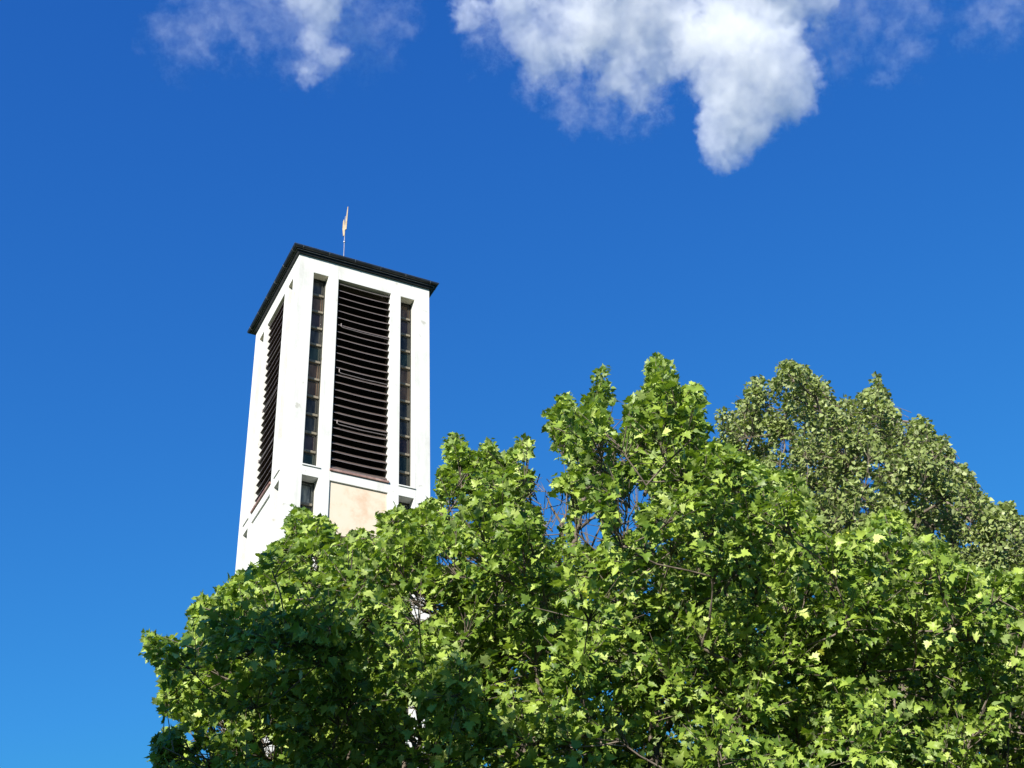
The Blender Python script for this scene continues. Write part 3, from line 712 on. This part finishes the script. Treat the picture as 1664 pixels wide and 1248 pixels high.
def cloud(label, blobs, dist, seed, amp, voxel=1.05, k=0.10, nscale=0.018, flat=2.2, fall=0.5):
    """blobs: (px, py, radius px, strength); a body of vapour about dist metres away"""
    C = np.array([CAM + ray(b[0], b[1]) * (dist + b[4] if len(b) > 4 else dist) for b in blobs])
    mpp = dist / F_PX; Rr = np.array([b[2] * mpp for b in blobs]); St = [b[3] for b in blobs]
    lo = (C - Rr[:, None] * 1.3).min(0); hi = (C + Rr[:, None] * 1.3).max(0); ctr = (lo + hi) / 2
    me = bpy.data.meshes.new('cloud'); me.from_pydata([tuple((p - ctr)) for p in C], [], [])
    o = bpy.data.objects.new('cloud', me); COL.objects.link(o); o.location = ctr
    gt_ = bpy.data.node_groups.new('cloud body', 'GeometryNodeTree'); N = gt_.nodes; L = gt_.links
    gt_.interface.new_socket('Geometry', in_out='OUTPUT', socket_type='NodeSocketGeometry')
    go = N.new('NodeGroupOutput'); vc = N.new('GeometryNodeVolumeCube'); pos = N.new('GeometryNodeInputPosition')
    def math_(op, a, b=None, c=None, clamp=False):
        x = N.new('ShaderNodeMath'); x.operation = op; x.use_clamp = clamp
        for i, v in enumerate((a, b, c)):
            if v is None: continue
            if isinstance(v, (int, float)): x.inputs[i].default_value = v
            else: L.new(v, x.inputs[i])
        return x.outputs[0]
    def nz(scale, detail, rough, off, vec):
        t = N.new('ShaderNodeTexNoise'); t.inputs['Scale'].default_value = scale; t.inputs['Detail'].default_value = detail
        t.inputs['Roughness'].default_value = rough
        v = N.new('ShaderNodeVectorMath'); v.operation = 'ADD'; v.inputs[1].default_value = (off, off * 1.7, -off)
        L.new(vec, v.inputs[0]); L.new(v.outputs[0], t.inputs['Vector']); return t
    # warp the position so that the outline is ragged
    wn = nz(nscale * 1.2, 3, 0.5, seed, pos.outputs[0])
    sub = N.new('ShaderNodeVectorMath'); sub.operation = 'SUBTRACT'; sub.inputs[1].default_value = (0.5, 0.5, 0.5)
    L.new(wn.outputs['Color'], sub.inputs[0])
    scl = N.new('ShaderNodeVectorMath'); scl.operation = 'SCALE'; scl.inputs['Scale'].default_value = 30 * mpp / 0.62
    L.new(sub.outputs[0], scl.inputs[0])
    wp = N.new('ShaderNodeVectorMath'); wp.operation = 'ADD'; L.new(pos.outputs[0], wp.inputs[0]); L.new(scl.outputs[0], wp.inputs[1])
    wn2 = nz(nscale * 5, 4, 0.6, seed + 3, pos.outputs[0])
    sub2 = N.new('ShaderNodeVectorMath'); sub2.operation = 'SUBTRACT'; sub2.inputs[1].default_value = (0.5, 0.5, 0.5)
    L.new(wn2.outputs['Color'], sub2.inputs[0])
    scl2 = N.new('ShaderNodeVectorMath'); scl2.operation = 'SCALE'; scl2.inputs['Scale'].default_value = 22 * mpp / 0.62
    L.new(sub2.outputs[0], scl2.inputs[0])
    wp2 = N.new('ShaderNodeVectorMath'); wp2.operation = 'ADD'; L.new(wp.outputs[0], wp2.inputs[0]); L.new(scl2.outputs[0], wp2.inputs[1])
    wp = wp2
    ax_ = np.array([0.05, 0.74, 0.67]); ax_ /= np.linalg.norm(ax_)     # the vapour lies in a shallow leaning layer
    dt = N.new('ShaderNodeVectorMath'); dt.operation = 'DOT_PRODUCT'; dt.inputs[1].default_value = tuple(ax_ * (flat - 1)); L.new(wp.outputs[0], dt.inputs[0])
    sc3 = N.new('ShaderNodeVectorMath'); sc3.operation = 'SCALE'; sc3.inputs[0].default_value = tuple(ax_); L.new(dt.outputs['Value'], sc3.inputs['Scale'])
    wp3 = N.new('ShaderNodeVectorMath'); wp3.operation = 'ADD'; L.new(wp.outputs[0], wp3.inputs[0]); L.new(sc3.outputs[0], wp3.inputs[1])
    acc = None
    for c, r, st in zip(C - ctr, Rr, St):
        d = N.new('ShaderNodeVectorMath'); d.operation = 'DISTANCE'; d.inputs[1].default_value = tuple(c + ax_ * (flat - 1) * float(c @ ax_))
        L.new(wp3.outputs[0], d.inputs[0])
        v = math_('MULTIPLY_ADD', d.outputs['Value'], -max(st, fall) / r, st)
        acc = v if acc is None else math_('MAXIMUM', acc, v)
    fb = nz(nscale * 1.5, 10, 0.74, seed + 7, wp.outputs[0])
    nn = math_('MULTIPLY_ADD', fb.outputs['Fac'], -amp * 2, amp)
    s1 = math_('ADD', acc, nn)
    s3 = math_('MULTIPLY', s1, 2.4, clamp=True)
    L.new(s3, vc.inputs['Density'])
    vc.inputs['Min'].default_value = tuple(lo - ctr); vc.inputs['Max'].default_value = tuple(hi - ctr)
    for ax, d_ in zip('XYZ', hi - lo): vc.inputs['Resolution ' + ax].default_value = int(max(8, d_ / voxel))
    sm = N.new('GeometryNodeSetMaterial'); sm.inputs['Material'].default_value = vol_mat(k)
    L.new(vc.outputs[0], sm.inputs['Geometry']); L.new(sm.outputs[0], go.inputs[0])
    md = o.modifiers.new('body', 'NODES'); md.node_group = gt_
    me.materials.append(sm.inputs['Material'].default_value)
    tag(o, label, 'cloud', kind='stuff')
    return o

cloud('large white cloud with a hanging lobe at the top of the sky',
      [(765, 20, 36, 0.7), (850, 15, 62, .8), (905, 60, 78, 0.8), (960, 30, 95, 1), (1050, 15, 105, 1), (1010, 95, 80, 0.7), (1100, 60, 90, 0.8), (890, 110, 52, 0.6), (1040, 145, 48, 0.6),
       (1195, 20, 95, 0.9), (1275, 5, 75, 0.9), (1320, 0, 55, 0.8), (1212, 100, 98, 1.7, -25), (1180, 75, 82, 1.6, -25), (1258, 130, 78, 2.0, -25), (1205, 180, 74, 2.0, -25), (1186, 222, 52, 1.9, -25), (1178, 254, 34, 1.7, -25),
       (1000, -60, 130, 1), (1200, -70, 130, 1), (860, -40, 90, 0.8)], 1400, 3.0, 1.15, k=0.038, fall=0.7, nscale=0.021)
cloud('small white streak of cloud at the top left of the sky',
      [(515, 5, 54, 1.6), (532, 88, 34, 0.9), (508, 112, 30, 0.6), (518, 60, 42, 1.0), (510, -40, 75, 1.6)], 1400, 31.0, 0.75, k=0.030, nscale=0.024)
cloud('thin bluish veil of cloud spread round the small white streak',
      [(290, 55, 60, 0.42), (350, 20, 85, 0.40), (440, 10, 85, 0.42), (580, 50, 80, 0.44), (625, 30, 60, 0.42), (420, 70, 70, 0.28), (500, 60, 80, 0.4), (340, 90, 45, 0.25)], 1440, 44.0, 0.9, k=0.010, nscale=0.030, fall=0.42, flat=3.0)
cloud('faint wisps of cloud at the right of the sky',
      [(1345, 80, 70, 0.40), (1455, 60, 75, 0.34), (1440, 120, 45, 0.28), (1600, 20, 60, 0.40), (1650, -5, 60, 0.5), (1480, 5, 75, 0.36), (1380, 20, 75, 0.42), (1330, 140, 45, 0.25)], 1400, 57.0, 0.9, k=0.010, nscale=0.030, fall=0.42, flat=3.0)
cloud('ragged lacy wisp under the left part of the large cloud',
      [(940, 185, 40, 0.5), (925, 150, 45, 0.45), (985, 185, 45, 0.36), (880, 130, 50, 0.4), (1040, 170, 50, 0.4), (800, 60, 60, 0.35)], 1380, 71.0, 0.9, k=0.014, nscale=0.032, fall=0.42, flat=3.0)

# ------------------------------------------------------------------ unseen trees added behind the viewpoint to shade the foot of the maple
for (bx, by, top, rx, nlv, lab) in ((-9.8, -10.9, 16.5, 4.7, 60000, 'broad leafy tree added unseen behind the viewpoint to the left to shade the maple'), (-4.4, -11.4, 16.2, 1.7, 13000, 'slim leafy tree added unseen behind the viewpoint to shade the maple')):
    t_ = empty('unseen_shade_tree', (bx, by, 0)); tag(t_, lab, 'tree')
    c_ = np.array([0, 0, top - 5.0]); d_ = unit(rng.normal(size=(nlv, 3))); q_ = rng.uniform(0.3, 1, nlv) ** (1 / 3)
    lump = 1 + 0.13 * np.sin(5 * d_[:, 0] + 3 * d_[:, 2]) + 0.10 * np.sin(11 * d_[:, 1] + 9 * d_[:, 2])
    P_ = c_ + d_ * np.array([rx, rx, 5.0]) * (q_ * lump / 1.1)[:, None]
    leaves_mesh('crown', P_, rng.normal(size=(nlv, 3)), unit(rng.normal(size=(nlv, 3)) + [0, 0, 1]), rng.uniform(0.16, 0.26, nlv), rng.beta(2, 2, nlv), MAPLE, MAPLE_C, M['maple'], t_)
    tk = MB(); tk.tube([(0, 0, 0), (0.05, 0, 3), (0, 0.1, 6), (0.1, 0, top - 4), (0, 0, top - 1)], [0.24, 0.19, 0.16, 0.1, 0.03], 10)
    for a_ in range(7):
        z_ = top - 9 + a_ * 0.9; an = a_ * 2.4
        tk.tube([(0.05, 0.03, z_), (0.45 * rx * math.cos(an), 0.45 * rx * math.sin(an), z_ + 1.2), (0.8 * rx * math.cos(an), 0.8 * rx * math.sin(an), z_ + 2)], [0.07, 0.045, 0.015], 6)
    tk.build('trunk', M['bark'], t_, smooth=True)
